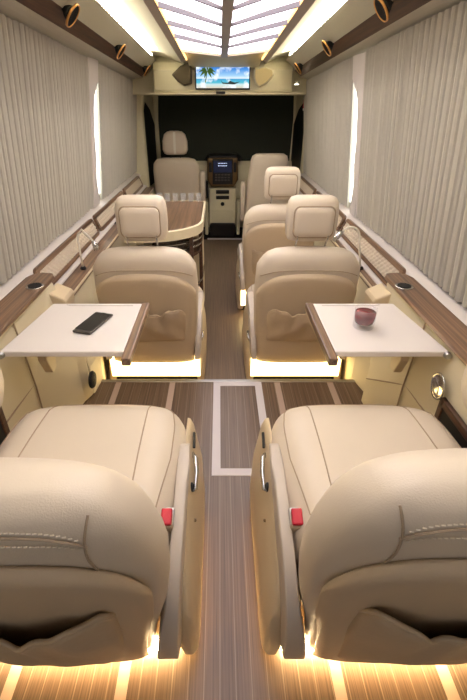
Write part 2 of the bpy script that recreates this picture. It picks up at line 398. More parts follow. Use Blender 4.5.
# skylight with chevron ribs
sk = thing('skylight_panel', 'long lit white skylight with chevron ribs and a grey central spine in the ceiling', 'ceiling light', (CX, 2, 1.73))
def K(mb): mb.v = [(x-CX, y-2, z-1.73) for x, y, z in mb.v]; return mb
YE = 3.74
half = .29
def chev(y, x): return y-.55*abs(x-CX)/half
sp = MB(); secs = [[(CX-.024, y, 1.722+RZ(y)), (CX+.024, y, 1.722+RZ(y)), (CX+.024, y, 1.75+RZ(y)), (CX-.024, y, 1.75+RZ(y))] for y in lspace(YS, YE, 8)]
K(sp.loft(secs)).build('spine', M['grey'], sk)
joints = [YE-.02-.34*i for i in range(1, 12)]
for s in (-1, 1):
    xa = CX+s*.024; xb = SK[s]['trim_in']
    for yj in joints:
        m_ = MB(); hw = .010
        m_.loft([[(x, chev(yj, x)-hw, 1.729+RZ(yj)), (x, chev(yj, x)+hw, 1.729+RZ(yj)), (x, chev(yj, x)+hw, 1.748+RZ(yj)), (x, chev(yj, x)-hw, 1.748+RZ(yj))] for x in (xa, xb)])
        if chev(yj, xb) > YS+.1: K(m_).build('rib', M['rib'], sk)
    # front edge bar
    K(MB().loft([[(x, YE-(.36*abs(x-CX)/half)-.012, 1.726+RZ(YE)), (x, YE-(.36*abs(x-CX)/half)+.012, 1.726+RZ(YE)), (x, YE-(.36*abs(x-CX)/half)+.012, 1.75+RZ(YE)), (x, YE-(.36*abs(x-CX)/half)-.012, 1.75+RZ(YE))] for x in (xa, xb)])).build('front_bar', M['plastic'], sk)
    # diffuser
    d = MB(); ys = lspace(0, 1, 12)
    d.grid(lambda x, k_: (x, YS+(YE-(.36*abs(x-CX)/half)-YS)*k_, 1.742+RZ(YS+(YE-YS)*k_)), lspace(xa, xb, 6), ys)
    K(d).build('diffuser', M['sky_panel'], sk, solid=.004)
# cream headliner between skylight and cab
h = MB()
h.grid(lambda x, k_: (x, (YE-.36*abs(x-CX)/half)+k_*(4.25-(YE-.36*abs(x-CX)/half)), 1.738+RZ((YE-.36*abs(x-CX)/half)+k_*(4.25-YE))-.10*max(0, k_-.45)), [-.25, -.1, CX, .18, .325], lspace(0, 1, 10))
struct('trim_22', h, M['header'], smooth=True, solid=.01)

# round gold-rimmed lights on the valances
def ring_light(s, y, label):
    k = SK[s]; x = k['wt']-s*.030; z = 1.668+RZ(y)
    t = thing('valance_lamp', label, 'lamp', (x, y, z), 0, 'gold-rimmed lamps on the %s valance' % ('left' if s < 0 else 'right'))
    t.rotation_euler = (0, math.atan2(-s*.78, -.62), 0)
    MB().lathe([(.0405, .004), (.0415, .008), (.0445, .008), (.046, .004), (.045, -.001), (.041, -.001)], 32, cap=False).build('rim', M['gold'], t, smooth=True)
    MB().lathe([(0, -.002), (.024, .0), (.040, .005), (.0415, .000), (.030, -.010), (0, -.012)], 32, cap=False).build('lens', M['rubber'], t, smooth=True)
    MB().lathe([(.030, -.010), (.022, -.024), (.012, -.034), (.009, -.060)], 28).build('housing', M['black'], t, smooth=True)
for s, ys in ((-1, (2.08, 3.0, 4.0)), (1, (1.98, 2.88, 3.85))):
    for y, w_ in zip(ys, ('nearest the camera', 'in the middle of the row', 'furthest away by the cab')):
        ring_light(s, y, 'round gold-rimmed dark lamp on the %s valance, %s' % ('left' if s < 0 else 'right', w_))

# ------------------------------------------------------------------ front of the cabin: header, bulkhead posts, cab
secs = []
ht = lambda x: 1.72+RZ(4.2)-.0
pr = [(-.80, 1.40), (.87, 1.40), (.87, 1.80), (-.80, 1.80)]
hd = MB()
hd.prism([(4.30, 1.432), (4.16, 1.440), (4.15, 1.46), (4.155, 1.60), (4.20, 1.655), (4.30, 1.70), (4.75, 1.72), (4.75, 1.432)], -.56, .62, 'x')
struct('trim_23', hd, M['header'], bevel=.01)
struct('trim_24', MB().prism([(4.34, 1.425), (4.34, 1.75), (4.8, 1.75), (4.8, 1.425)], -.88, .95, 'x'), M['header'], bevel=.01)
struct('trim_25', MB().box(-.62, .70, 4.13, 4.30, 1.424, 1.440), M['cream'], bevel=.004)
for s, xi, xo, n in ((-1, .735, .93, 26), (1, .835, .96, 27)):
    struct('trim_%d' % n, MB().prism([(s*xo, 0), (s*xi, 0), (s*(xi+.0), .9), (s*(xi+.0), 1.30), (s*(xi-.05), 1.50), (s*(xi-.05), 1.75), (s*xo, 1.75)], 4.50, 4.62), M['header'], bevel=.02)
# cab floor, cab side linings and the front
struct('trim_28', MB().box(-.95, 1.0, 4.79, 5.6, -.10, -.03), M['carpet'])
struct('wall_front', MB().box(-.95, 1.05, 5.42, 5.50, -.05, 1.75), M['header'])
for s, nm in ((-1, 3), (1, 4)):
    fx = lambda y, z: (.825 if s < 0 else .925)-.22*(y-4.63)-.01*max(0, (z-.80)/.70)
    def slab(poly, a_, b_): return MB().loft([[(s*(fx(y, z)+a_), y, z) for y, z in poly], [(s*(fx(y, z)+b_), y, z) for y, z in poly]])
    struct('door_%d' % (nm-2), slab([(4.63, -.05), (5.40, -.05), (5.40, 1.55), (4.63, 1.55)], .0, .05), M['header'])
    poly = [(4.66, .55), (5.09, .60), (5.09, 1.16), (4.98, 1.30), (4.84, 1.38), (4.72, 1.40), (4.66, 1.36)]
    struct('window_%d' % nm, slab(poly, -.012, .004), M['glassdark'])
tb = MB().prism([(-.66, .72), (.80, .72), (.825, 1.2), (.83, 1.60), (-.68, 1.60), (-.675, 1.2)], 5.10, 5.12)
tag(tb.build('windscreen_blind', M['blind']), 'dark blackout blind covering the whole windscreen behind the front seats', 'blind')
struct('trim_29', MB().prism([(-.71, .60), (-.66, .60), (-.665, 1.2), (-.64, 1.55), (-.71, 1.55)], 5.09, 5.16), M['header'], bevel=.01)
struct('trim_30', MB().prism([(.87, .60), (.79, .60), (.80, 1.2), (.78, 1.55), (.87, 1.55)], 5.09, 5.16), M['header'], bevel=.01)
struct('trim_32', MB().box(-.03, .05, 4.125, 4.16, 1.428, 1.448), M['black'], bevel=.006)

# TV
tv = thing('television', 'small lit television showing a palm beach, mounted in the header above the windscreen', 'television', (.027, 4.14, 1.465))
MB().box(-.232, .232, -.012, .03, -.006, .178).build('bezel', M['black'], tv, bevel=.006)
scn = MB().box(-.222, .222, -.016, -.010, .006, .166)
m = bpy.data.materials.new('television picture'); m.use_nodes = True; nt = m.node_tree; b = nt.nodes['Principled BSDF']
b.inputs['Base Color'].default_value = (0, 0, 0, 1); b.inputs['Roughness'].default_value = .2
tc = nt.nodes.new('ShaderNodeTexCoord'); sx = nt.nodes.new('ShaderNodeSeparateXYZ'); nt.links.new(tc.outputs['Object'], sx.inputs[0])
mr = nt.nodes.new('ShaderNodeMapRange'); mr.inputs[1].default_value = .006; mr.inputs[2].default_value = .166; nt.links.new(sx.outputs[2], mr.inputs[0])
cr = nt.nodes.new('ShaderNodeValToRGB'); e = cr.color_ramp.elements
e[0].position = 0; e[0].color = lin((206, 196, 176)); e[1].position = 1; e[1].color = lin((40, 104, 190))
for p_, c_ in ((.16, (190, 214, 214)), (.24, (70, 178, 200)), (.40, (52, 150, 196)), (.43, (214, 228, 236)), (.55, (150, 196, 230)), (.8, (70, 140, 214))):
    q = cr.color_ramp.elements.new(p_); q.color = lin(c_)
nt.links.new(mr.outputs[0], cr.inputs[0])
nz = nt.nodes.new('ShaderNodeTexNoise'); nz.inputs['Scale'].default_value = 16; nt.links.new(tc.outputs['Object'], nz.inputs['Vector'])
cc = nt.nodes.new('ShaderNodeValToRGB'); cc.color_ramp.elements[0].position = .52; cc.color_ramp.elements[1].position = .68
nt.links.new(nz.outputs['Fac'], cc.inputs[0])
mx = nt.nodes.new('ShaderNodeMix'); mx.data_type = 'RGBA'; mx.inputs[7].default_value = lin((232, 240, 246))
nt.links.new(cc.outputs[0], mx.inputs[0]); nt.links.new(cr.outputs[0], mx.inputs[6]); nt.links.new(mx.outputs[2], b.inputs['Emission Color']); b.inputs['Emission Strength'].default_value = 1.1
so = scn.build('screen', m, tv)
def emis(name, rgb, s_=.8):
    return mat(name, rgb, .5, emit=s_)
pal = MB()
pal.prism([(-.150, .045), (-.142, .045), (-.128, .12), (-.134, .12)], -.0185, -.0165)
for a in (10, 45, 85, 130, 170, 215, 250, 300, 335):
    a = math.radians(a); c0 = (-.130, .122); R_ = .075
    t1 = (c0[0]+R_*math.cos(a), c0[1]+R_*math.sin(a)*.55-.012); md = ((c0[0]+t1[0])/2, (c0[1]+t1[1])/2+.014); nx, nz_ = -math.sin(a)*.010, math.cos(a)*.010
    t1 = (max(t1[0], -.221), min(max(t1[1], .01), .164))
    cl = lambda p: (max(p[0], -.221), min(max(p[1], .008), .165))
    pal.prism([cl(c0), cl((md[0]+nx, md[1]+nz_)), cl(t1), cl((md[0]-nx, md[1]-nz_))], -.0185, -.0165)
pal.build('palm_image', emis('palm green light', (60, 92, 34), .6), so)
bt = MB().prism([(-.02, .064), (.0, .036), (.10, .032), (.15, .052), (.10, .046), (.06, .058), (.045, .044), (.0, .046)], -.0185, -.0165)
bt.build('boat_image', emis('boat dark light', (24, 44, 46), .4), so)

# front speakers
def speaker(poly, m_, label):
    cx_ = sum(p[0] for p in poly)/len(poly); cz_ = sum(p[1] for p in poly)/len(poly)
    t = thing('wedge_speaker', label, 'speaker', (cx_, 4.14, cz_))
    big = [(x-cx_, z-cz_) for x, z in poly]; sm = [(x*.86, z*.86) for x, z in big]
    MB().loft([[(x, .02, z) for x, z in big], [(x, -.03, z) for x, z in big], [(x*.94, -.05, z*.94) for x, z in big]]).build('housing', M['header'] if m_ is M['speaker_lit'] else M['speaker'], t, bevel=.01)  # right housing takes the pale lining colour to stand for light on it
    MB().loft([[(x, -.05, z) for x, z in sm], [(x*.96, -.058, z*.96) for x, z in sm]]).build('grille', m_, t, bevel=.004)
speaker([(-.40, 1.565), (-.325, 1.625), (-.245, 1.655), (-.232, 1.62), (-.232, 1.50), (-.295, 1.488), (-.35, 1.515)], M['speaker'], 'dark brown wedge speaker in the header left of the television')
speaker([(.288, 1.61), (.38, 1.625), (.448, 1.60), (.455, 1.56), (.40, 1.505), (.335, 1.474), (.30, 1.50), (.282, 1.55)], M['speaker_lit'], 'rounded wedge speaker with painted-in lamplight, in the header right of the television')
sp = thing('header_spotlight', 'tiny bright spotlight at the front end of the right valance', 'lamp', (.66, 4.18, 1.505))
MB().lathe([(0, -.008), (.016, -.008), (.018, 0), (.0, .004)], 16, cap=False).build('lens', M['spot'], sp)
MB().lathe([(.018, -.004), (.024, 0), (.022, .012), (.018, .014)], 16).build('bezel', M['chrome'], sp)
mi = thing('side_marker', 'small red and white fitting on the post by the right cab door', 'fitting', (.815, 4.462, 1.30))
MB().box(-.03, .0, .0, .03, .0, .14).build('case', M['hose'], mi, bevel=.004)
MB().box(-.034, -.026, -.004, .004, .02, .09).build('red_insert', M['red'], mi)

# ------------------------------------------------------------------ seats
def sec(cx_, cy_, z, hw, hd_, n=2.8, k=28):
    return [(cx_+hw*sgnpow(math.cos(a), 2/n), cy_+hd_*sgnpow(math.sin(a), 2/n), z) for a in [2*PI*i/k for i in range(k)]]

def passenger_seat(kind, loc, label, group, mirror=1):
    """origin on its own floor, below the rear face of the backrest, facing +Y; mirror=1 keeps the aisle on +X"""
    near = kind == 'near'
    t = thing('passenger_seat', label, 'seat', loc, 0, group)
    rec = .185 if near else .09
    ZS = 1.045 if near else 1.0; zb0 = .06 if near else .19
    H = .80 if near else .80
    zt = H
    hwt = [(.06, .225), (.20, .245), (.40, .262), (.58, .272), (.66, .268), (.71, .255), (.75, .232), (.775, .205), (.793, .165), (.80, .10)]
    thk = [(.06, .085), (.3, .13), (.6, .15), (.70, .155), (.75, .14), (.775, .115), (.793, .08), (.80, .04)]
    def yr(z): return -rec*max(0, (z-.06))/.7 + (.05 if near else .0)*0
    def ycz(z):
        th_ = interp(min(z, .70), thk); return yr(z)+th_/2
    if near: ZS = 1.022 if mirror > 0 else 1.045; hwt = [(.06, .190), (.20, .208), (.40, .250), (.55, .268), (.64, .262), (.70, .250), (.74, .236), (.77, .216), (.79, .192), (.80, .145)]
    else: hwt = [(z_, h_*.915 if z_ < .7 else h_*.95) for z_, h_ in hwt]
    def back(z, a, off=0):
        hw = interp(z, hwt)+off; hd_ = interp(z, thk)/2+off; n = 3.2
        return (mirror*hw*sgnpow(math.cos(a), 2/n), ycz(z)+hd_*sgnpow(math.sin(a), 2/n), z*ZS)
    zs = ([.06, .10, .2] if near else [.19, .21, .25])+[.3, .4, .5, .58, .64, .68, .71, .735, .755, .775, .788, .797, .80]
    b_ = MB().loft([[back(z, 2*PI*i/32) for i in range(32)] for z in zs]).build('backrest', M['leather'], t, smooth=True)
    # rear point by x fraction (u in -1..1) on the rear face
    def rearp(u, z, off=0):
        hw = interp(z, hwt); th_ = interp(z, thk)/2; n = 3.2
        v = -(max(0, 1-abs(u)**n))**(1/n)
        return (mirror*u*hw, ycz(z)+th_*v-off, z*ZS)
    def rearx(x, z, off=0): return rearp(max(-.97, min(.97, x/interp(z, hwt))), z, off)
    # moulded rear shell with an arched top
    ztop = lambda u: (.50+.205*max(0, 1-min(1, abs(u))**5)**.45) if near else (.695-.05*abs(u)**3-.05*abs(u)**8)
    sh = MB(); US = .90 if near else .955; us = [math.sin(a)*US for a in lspace(-PI/2, PI/2, 33)]; ks = lspace(0, 1, 18)
    def shf(u, k):
        zz = zb0-.015+(ztop(u/US)-zb0+.015)*k; e_ = min(k/.06, 1, (1-k)/.05+.15, (1-abs(u)/US)/.05+.1)
        return rearp(u, max(zz, zb0), .012*e_+.002)[:2]+(zz*ZS,)
    sh.grid(shf, us, ks); shell = sh.build('back_shell', M['leather_shell'], t, smooth=True, solid=.008)
    # recessed border line around the shell panel
    ln = MB(); cu_ = lambda u: rearp(u*US*.9, ztop(u*.9)-.055-.03*abs(u)**6, .0135)
    ln.tube([rearp(-US*.9, z, .0135) for z in lspace(zb0+.12, .50, 6)]+[cu_(u) for u in [math.sin(a) for a in lspace(-PI/2, PI/2, 36)]]+[rearp(US*.9, z, .0135) for z in lspace(.50, zb0+.12, 6)], .0022, 6).build('shell_crease', M['leather_shell'], shell, smooth=True)
    # gathered pocket
    pk = MB(); p0, p1 = ((.12, .565) if near else (.32, .515)); sag = .09 if near else .02
    rnd = random.Random(int(loc[0]*100+loc[1]*10)); w1, w2 = rnd.uniform(0, 6), rnd.uniform(0, 6)
    def pt_(u, k):
        uu = u*(.70 if near else .76); top = p1+.010*math.sin(u*9+w1)+.006*math.sin(u*21+w2)-sag*(1-u*u)-(.05 if near else .02)*max(0, abs(u)-.90)/.1
        z = p0+(top-p0)*k
        bulge = .016+.034*math.sin(PI*min(k*.58+.05, 1))*(1-abs(u)**4)+.0035*math.sin(u*17+w2+k*3)*k+.003*math.sin(k*9+u*6+w1)
        if k == 0: bulge = .012
        if abs(u) > .99: bulge = .014
        return rearp(uu, z, bulge)
    pk.grid(pt_, lspace(-1, 1, 44), lspace(0, 1, 16)); po = pk.build('seat_pocket', M['pocket'], t, smooth=True, solid=.005)
    MB().tube([Vector(pt_(u, 1.0))+Vector((0, 0, .001)) for u in lspace(-1, 1, 44)], .0042, 6).build('pocket_hem', M['pocket'], po, smooth=True)
    # crown seams
    s1 = MB()
    crown = .715
    # horizontal top seam on the rear of the crown
    XS = .192
    sz = lambda x: .764-.022*(abs(x)/XS)**4-.020*(abs(x)/XS)**10
    s1.tube([rearx(x, sz(x), .001) for x in lspace(-XS*.965, XS*.965, 44)], .0020, 6)
    for sg in (-1, 1):
        s1.tube([rearx(sg*(XS-.010*math.sin((z-.64)/.14*PI)), z, .001) for z in lspace(.650, .776 if near else .764, 22)], .0018, 6)
    if near: s1.build('crown_seam', M['seam'], b_)
    if near:
        st = MB()
        for dz in (-.012, .007):
            for i in range(56):
                x = -XS*.94+2*XS*.94*i/56
                st.tube([rearx(x, sz(x)+dz, .0012), rearx(x+.0045, sz(x)+dz, .0012)], .0010, 4)
        st.build('stitching', M['thread'], b_)
    else:
        s2 = MB(); s2.tube([rearp(u, .712-.05*abs(u)**4, .002) for u in [math.sin(a)*.93 for a in lspace(-PI/2, PI/2, 30)]], .002, 6)
        s2.build('crown_seam', M['seam'], b_)
    # cushion (lofted along Y)
    cy = [(.06, .20), (.10, .235), (.30, .262), (.43, .260), (.50, .248), (.54, .230), (.57, .200), (.59, .155), (.60, .11)] if near else [(.06, .20), (.10, .24), (.30, .26), (.45, .26), (.52, .25), (.56, .235), (.585, .205), (.60, .15)]
    YL = .56 if near else .60
    ztopc = .455 if near else .42
    def cu(y, a, off=0):
        yy = y*YL/.60
        hw = interp(y, cy)+off; zb = .25; ee = interp(y, [(.06, 0), (.5, .012), (.56, .045), (.585, .075), (.60, .11)]); zt_ = ztopc-ee*.8+.018*math.sin(PI*min(1, y/.6))
        n = 3.0; ca, sa = math.cos(a), math.sin(a)
        x = hw*sgnpow(ca, 2/n); hz = (zt_-zb)/2
        z = (zt_+zb)/2+(hz+off)*sgnpow(sa, 2/n)
        if sa > 0: z += .020*(min(1, (abs(x)/.19)**3) if abs(x) < .215 else max(0, 1-(abs(x)-.215)/.05)) * sa * (1-ee*6 if ee < .16 else 0)
        return (mirror*x, yy, z)
    ysn = [.06, .10, .16, .22, .28, .34, .40, .45, .49, .52, .545, .565, .58, .592, .60]
    cu_o = MB().loft([[cu(y, 2*PI*i/48) for i in range(48)] for y in ysn]).build('seat_cushion', M['leather'], t, smooth=True)
    # cushion seams: angle whose x = target
    def ang(y, x):
        hw = interp(y, cy); v = max(-1, min(1, x/hw)); a = math.acos(sgnpow(v, 3.0/2)); return a
    cs = MB()
    for sg in (-1, 1):
        cs.tube([cu(y, ang(y, sg*(.150-.02*(y-.1)+.0*y)), 0.0005) for y in lspace(.12, .565, 18)], .0019, 6)
    for off_ in (.86,):
        fr_ = []
        for y in lspace(.12, .555, 16): fr_.append(cu(y, ang(y, -interp(y, cy)*off_), .0015))
        for x in lspace(-.86, .86, 18): fr_.append(cu(.568, ang(.568, interp(.568, cy)*x*.96), .002))
        for y in lspace(.555, .12, 16): fr_.append(cu(y, ang(y, interp(y, cy)*off_), .0015))
        cs.tube(fr_, .0017, 6)
    if near:
        ar = []
        for i in range(15):
            x = -.12+.24*i/14; y = .20+.06*math.cos(x/.12*PI/2); ar.append(cu(y, ang(y, x), .001))
        cs.tube(ar, .0019, 6)
    cs.build('cushion_seam', M['seam'], cu_o)
    # base and plinth
    MB().box(-.215, .215, .09, .46, .0 if not near else .05, .29).build('base', M['plastic'], t, bevel=.015)
    if near:
        MB().box(-.245, .245, .035, .05, .004, .028).build('under_seat_light', M['warm_thin'], t)
        MB().box(-.255, .255, .05, .44, .030, .055).build('base_skirt', M['plastic'], t, bevel=.006)
    else:
        MB().box(-.245, .245, .015, .035, .06, .195).build('under_seat_light', M['warm'], t)
        MB().box(-.225, .225, .0, .10, .205, .225).build('light_hood', M['plastic'], t, bevel=.004)
        MB().box(-.235, .235, .06, .50, .0, .06).build('floor_rail', M['black'], t)
    MB().box(mirror*(.236 if near else .215), mirror*(.246 if near else .225), .10, .44, .004, .022).build('under_seat_light', M['warm_side'] if near else M['warm'], t)
    # aisle-side outer panel: flared cream shell
    for sg, wd in ((1, 1), (-1, .0)):
        secs = []
        if sg < 0 and near: continue
        prof = [(.0, .05), (.02, .25), (.04, .30), (.35, .33), (.50, .315), (.57, .27), (.60, .15), (.60, .06)]
        for y, zb, zt_, xo in ((.015, .0, .09, .285), (.03, .0, .20, .297), (.08, .0, .285, .300), (.20, .0, .355, .300), (.40, .0, .395, .300), (.52, .01, .375, .298), (.57, .03, .33, .290), (.59, .06, .25, .275)):
            zb += .028
            if not near: zt_ *= .93; y = y*1.03; xo -= .030
            xi = .262 if near else .232; xt = xo-.035*(zt_/.4)
            secs.append([(mirror*sg*xi, y, zb), (mirror*sg*xo, y, zb), (mirror*sg*(xo-.006), y, zt_*.55), (mirror*sg*(xt+.004), y, zt_-.03), (mirror*sg*(xt-.006), y, zt_-.005), (mirror*sg*(xt-.016), y, zt_), (mirror*sg*(xi-.01), y, zt_-.02)])
        pn = MB().loft(secs).build('side_panel', M['plastic'], t, smooth=False, bevel=.006, segs=3)
        for p in pn.data.polygons: p.use_smooth = True
        if sg > 0:
            # handle in its slot and dark slit
            hx = mirror*.283
            if near:
                hd2 = MB().tube([(mirror*.270, .395, .345), (mirror*.282, .37, .352), (mirror*.286, .33, .340), (mirror*.284, .29, .318), (mirror*.270, .285, .315)], .0065, 8).build('chrome_handle', M['chrome'], t, smooth=True)
                MB().tube([(mirror*.274, .46, .366), (mirror*.276, .405, .358)], .004, 6).build('slot', M['black'], t)
                k_ = MB().lathe([(0, .01), (.012, .01), (.014, 0)], 16, cap=False); k_.v = [(mirror*(.268+z), x+.29, y+.325) for x, y, z in k_.v]
                k_.build('handle_pivot', M['black'], t)
                sc_ = MB().lathe([(0, .006), (.004, .005), (.005, 0)], 10, cap=False); sc_.v = [(mirror*(.284+z), x+.22, y+.28) for x, y, z in sc_.v]
                sc_.build('screw', M['bronze'], t)
            else:
                MB().tube([(mirror*.250, .18, .25), (mirror*.258, .16, .265), (mirror*.258, .12, .255), (mirror*.250, .10, .24)], .006, 8).build('chrome_handle', M['chrome'], t, smooth=True)
    # inner recliner cover plate beside the backrest
    for sg in ((1,) if near else (1, -1)):
        secs = []
        for z, ya, yb, x in ((.085, -.002, .05, .232), (.10, -.022, .08, .236), (.13, -.030, .10, .238), (.20, -.035, .15, .248), (.30, -.015, .24, .254), (.38, .06, .33, .256), (.42, .16, .36, .256), (.435, .22, .33, .256)):
            if not near:
                x -= .014
                if z < .15: continue
            xi_, xo_ = x-.014, x+.014
            if near: xi_ = interp(z, [(.05, .198), (.20, .215), (.32, .238), (.43, .244)]); xo_ = interp(z, [(.05, .252), (.43, .270)])
            secs.append([(mirror*sg*xi_, ya, z), (mirror*sg*xo_, ya, z), (mirror*sg*(xo_+.004), (ya+yb)/2, z), (mirror*sg*xo_, yb, z), (mirror*sg*xi_, yb, z), (mirror*sg*(xi_-.002), (ya+yb)/2, z)])
        MB().loft(secs).build('recliner_cover', M['grey_plastic'], t, smooth=True, bevel=.004)
    if near:
        bk = MB().box(mirror*.232-.014, mirror*.232+.014, .115, .150, .33, .425, Euler((math.radians(20), 0, 0)).to_matrix()).build('belt_buckle', M['seam'], t, bevel=.006)
        MB().box(mirror*.232-.012, mirror*.232+.012, .102, .138, .422, .434, Euler((math.radians(20), 0, 0)).to_matrix()).build('release_button', M['red'], bk, bevel=.003)
        MB().box(mirror*.232-.015, mirror*.232+.015, .110, .148, .410, .423, Euler((math.radians(20), 0, 0)).to_matrix()).build('buckle_tip', M['steel'], bk, bevel=.002)
    else:
        # headrest
        yh = yr(.78)+.125
        def hs(z, hw, hd_, n=3.4): return sec(0, yh, z, hw, hd_, n, 28)
        hr = MB().loft([hs(.822, .085, .030), hs(.828, .104, .043), hs(.845, .112, .052), (hs(.90, .116, .056)), hs(.955, .115, .056), hs(.99, .110, .052), hs(1.008, .100, .043), hs(1.016, .082, .026)]).build('headrest', M['leather'], t, smooth=True)
        # raised rear pad with dark piping groove
        def rrp(hw, z0_, z1_, y, n=5):
            pts = []; r0 = .026
            for cxn, czn, a0 in ((hw-r0, z1_-r0, 0), (-hw+r0, z1_-r0, PI/2), (-hw+r0, z0_+r0, PI), (hw-r0, z0_+r0, 1.5*PI)):
                for k in range(n+1):
                    a = a0+PI/2*k/n; pts.append((cxn+r0*math.cos(a), y, czn+r0*math.sin(a)))
            return pts
        yb_ = yh-.052
        MB().loft([rrp(.086, .850, .978, yb_+.01), rrp(.086, .850, .978, yb_-.010), rrp(.082, .854, .974, yb_-.015), rrp(.06, .876, .952, yb_-.018)]).build('headrest_pad', M['leather'], hr, smooth=True)
        gr = rrp(.089, .847, .981, yb_-.005); MB().tube(gr+[gr[0], gr[1]], .0035, 6).build('piping', M['seam'], hr)
        for x in (-.068, .068):
            MB().tube([(x, yb_-.012, .882), (x, yb_-.010, .84), (x, yh-.02, .785)], .0045, 8).build('headrest_post', M['chrome'], t, smooth=True)
    return t

gN = 'rear row seats on the raised platform'; gF = 'seats with headrests beyond the tables'
passenger_seat('near', (-.350, .47, ZP), 'large cream leather seat without headrest, rear row, left of the aisle', gN, 1)
passenger_seat('near', (.405, .47, ZP), 'large cream leather seat without headrest, rear row, right of the aisle', gN, -1)
passenger_seat('far', (-.352, 1.87, 0), 'cream leather seat with headrest on the left, just beyond the table with the phone', gF, 1)
passenger_seat('far', (.418, 1.87, 0), 'cream leather seat with headrest on the right, just beyond the table with the drink', gF, -1)
passenger_seat('far', (.405, 2.80, 0), 'cream leather seat with headrest on the right, directly behind the front passenger seat', gF, -1)

# ------------------------------------------------------------------ folding tables
def table(s, label):
    x0, x1 = ((-.672, -.292) if s < 0 else (.700, .352)); cxt = (x0+x1)/2
    t = thing('folding_table', label, 'table', (cxt, 1.22, .70))
    hw = abs(x1-x0)/2; ye0, ye1 = -.155, .195
    poly = [(-hw*1, ye0), (hw, ye0), (hw, ye1), (-hw, ye1)]
    # outer wall-side edge leans with the console
    MB().prism([(-s*hw, ye0), (s*hw, ye0), (s*(hw-.045), ye1), (-s*hw, ye1)], .0, .020, 'z').build('tabletop', M['white'], t, bevel=.004)
    # walnut edge rail on the aisle side
    MB().box(-s*hw, -s*(hw+.028), ye0-.045, ye1+.003, -.004, .023).build('edge_rail', M['wood'], t, bevel=.004)
    # shallow recessed line
    MB().tube([(-s*(hw-.03), ye1-.022, .0202), (s*(hw-.12), ye1-.022, .0202), (s*(hw-.10), ye1-.014, .0202)], .0014, 6).build('inset_line', M['grey_plastic'], t)
    br = MB().prism([(-.11, .0), (-.02, .0), (-.05, -.035), (-.09, -.035)], -s*(hw-.01), -s*(hw-.04), 'x').build('hinge_bracket', M['steel'], t, bevel=.003)
    MB().prism([(.08, .0), (.0, .0), (-.02, -.10), (.01, -.17), (.05, -.17)], s*(hw-.07), s*(hw-.04), 'x').build('support_arm', M['plastic'], t, bevel=.004)
    kn = MB().lathe([(0, .012), (.010, .012), (.012, 0)], 16, cap=False); kn.v = [(x+s*(hw-.006), ye0-z-.002, y+.010) for x, y, z in kn.v]
    kn.build('hinge_screw', M['steel'], t)
table(-1, 'white folding table with walnut edge on the left, holding a phone')
table(1, 'white folding table with walnut edge on the right, holding a glass of red drink')

# phone
ph = thing('phone', 'black smartphone lying face up on the left white folding table', 'phone', (-.430, 1.245, .7215), math.radians(-17))
MB().box(-.034, .034, -.075, .075, 0, .008).build('body', M['phone_edge'], ph, bevel=.004, segs=3)
MB().box(-.0325, .0325, -.060, .066, .0075, .0088).build('screen', M['phone'], ph, bevel=.0005)
MB().tube([(-.008, .070, .0082), (.008, .070, .0082)], .001, 6).build('earpiece', M['black'], ph)
# tumbler
gl = thing('drinking_glass', 'short clear tumbler of dark red drink on the right white folding table', 'glass', (.484, 1.225, .7205)); gl.scale = (1.15, 1.15, 1.0)
MB().lathe([(.0, 0), (.028, 0), (.030, .004), (.031, .03), (.0315, .070), (.030, .070), (.029, .03), (.026, .018), (.0, .017)], 32, cap=False).build('tumbler', M['glass'], gl, smooth=True)
MB().lathe([(.0, .0185), (.0255, .0185), (.0280, .031), (.0290, .056), (.0, .056)], 32, cap=False).build('drink', M['drink'], gl, smooth=True)

# ------------------------------------------------------------------ gooseneck lights beside the middle seats
def goose(label, loc, pts, head):
    t = thing('gooseneck_lamp', label, 'lamp', loc)
    MB().tube(pts, .005, 10).build('flexible_arm', M['hose'], t, smooth=True)
    MB().tube(head, [.004, .012, .015, .013], 14).build('chrome_head', M['chrome'], t, smooth=True)
    MB().lathe([(.014, .0), (.016, .006), (.010, .014)], 16, pts[0]).build('socket', M['black'], t)
arc = [(0, 0, 0), (-.012, 0, .06), (-.030, -.01, .125)] + [(-.085+.048*math.cos(a), -.01, .165+.045*math.sin(a)*1.15) for a in lspace(.1, PI*.80, 9)]
goose('white gooseneck lamp with chrome head arching over the shoulder of the nearer right seat', (.724, 2.02, .6345),
      [(x, y, z) for x, y, z in arc], [(-.120, -.01, .198), (-.134, -.012, .184), (-.157, -.012, .160), (-.164, -.012, .150)])
arcL = [(0, 0, 0), (-.002, 0, .10), (.0, -.01, .15), (.006, -.01, .18), (.028, -.01, .205), (.055, -.01, .175), (.074, -.01, .150)]
goose('thin gooseneck lamp with chrome head beside the left seat behind the phone table', (-.700, 2.02, .6345),
      arcL, [(.072, -.01, .152), (.080, -.011, .135), (.086, -.012, .115), (.088, -.012, .105)])

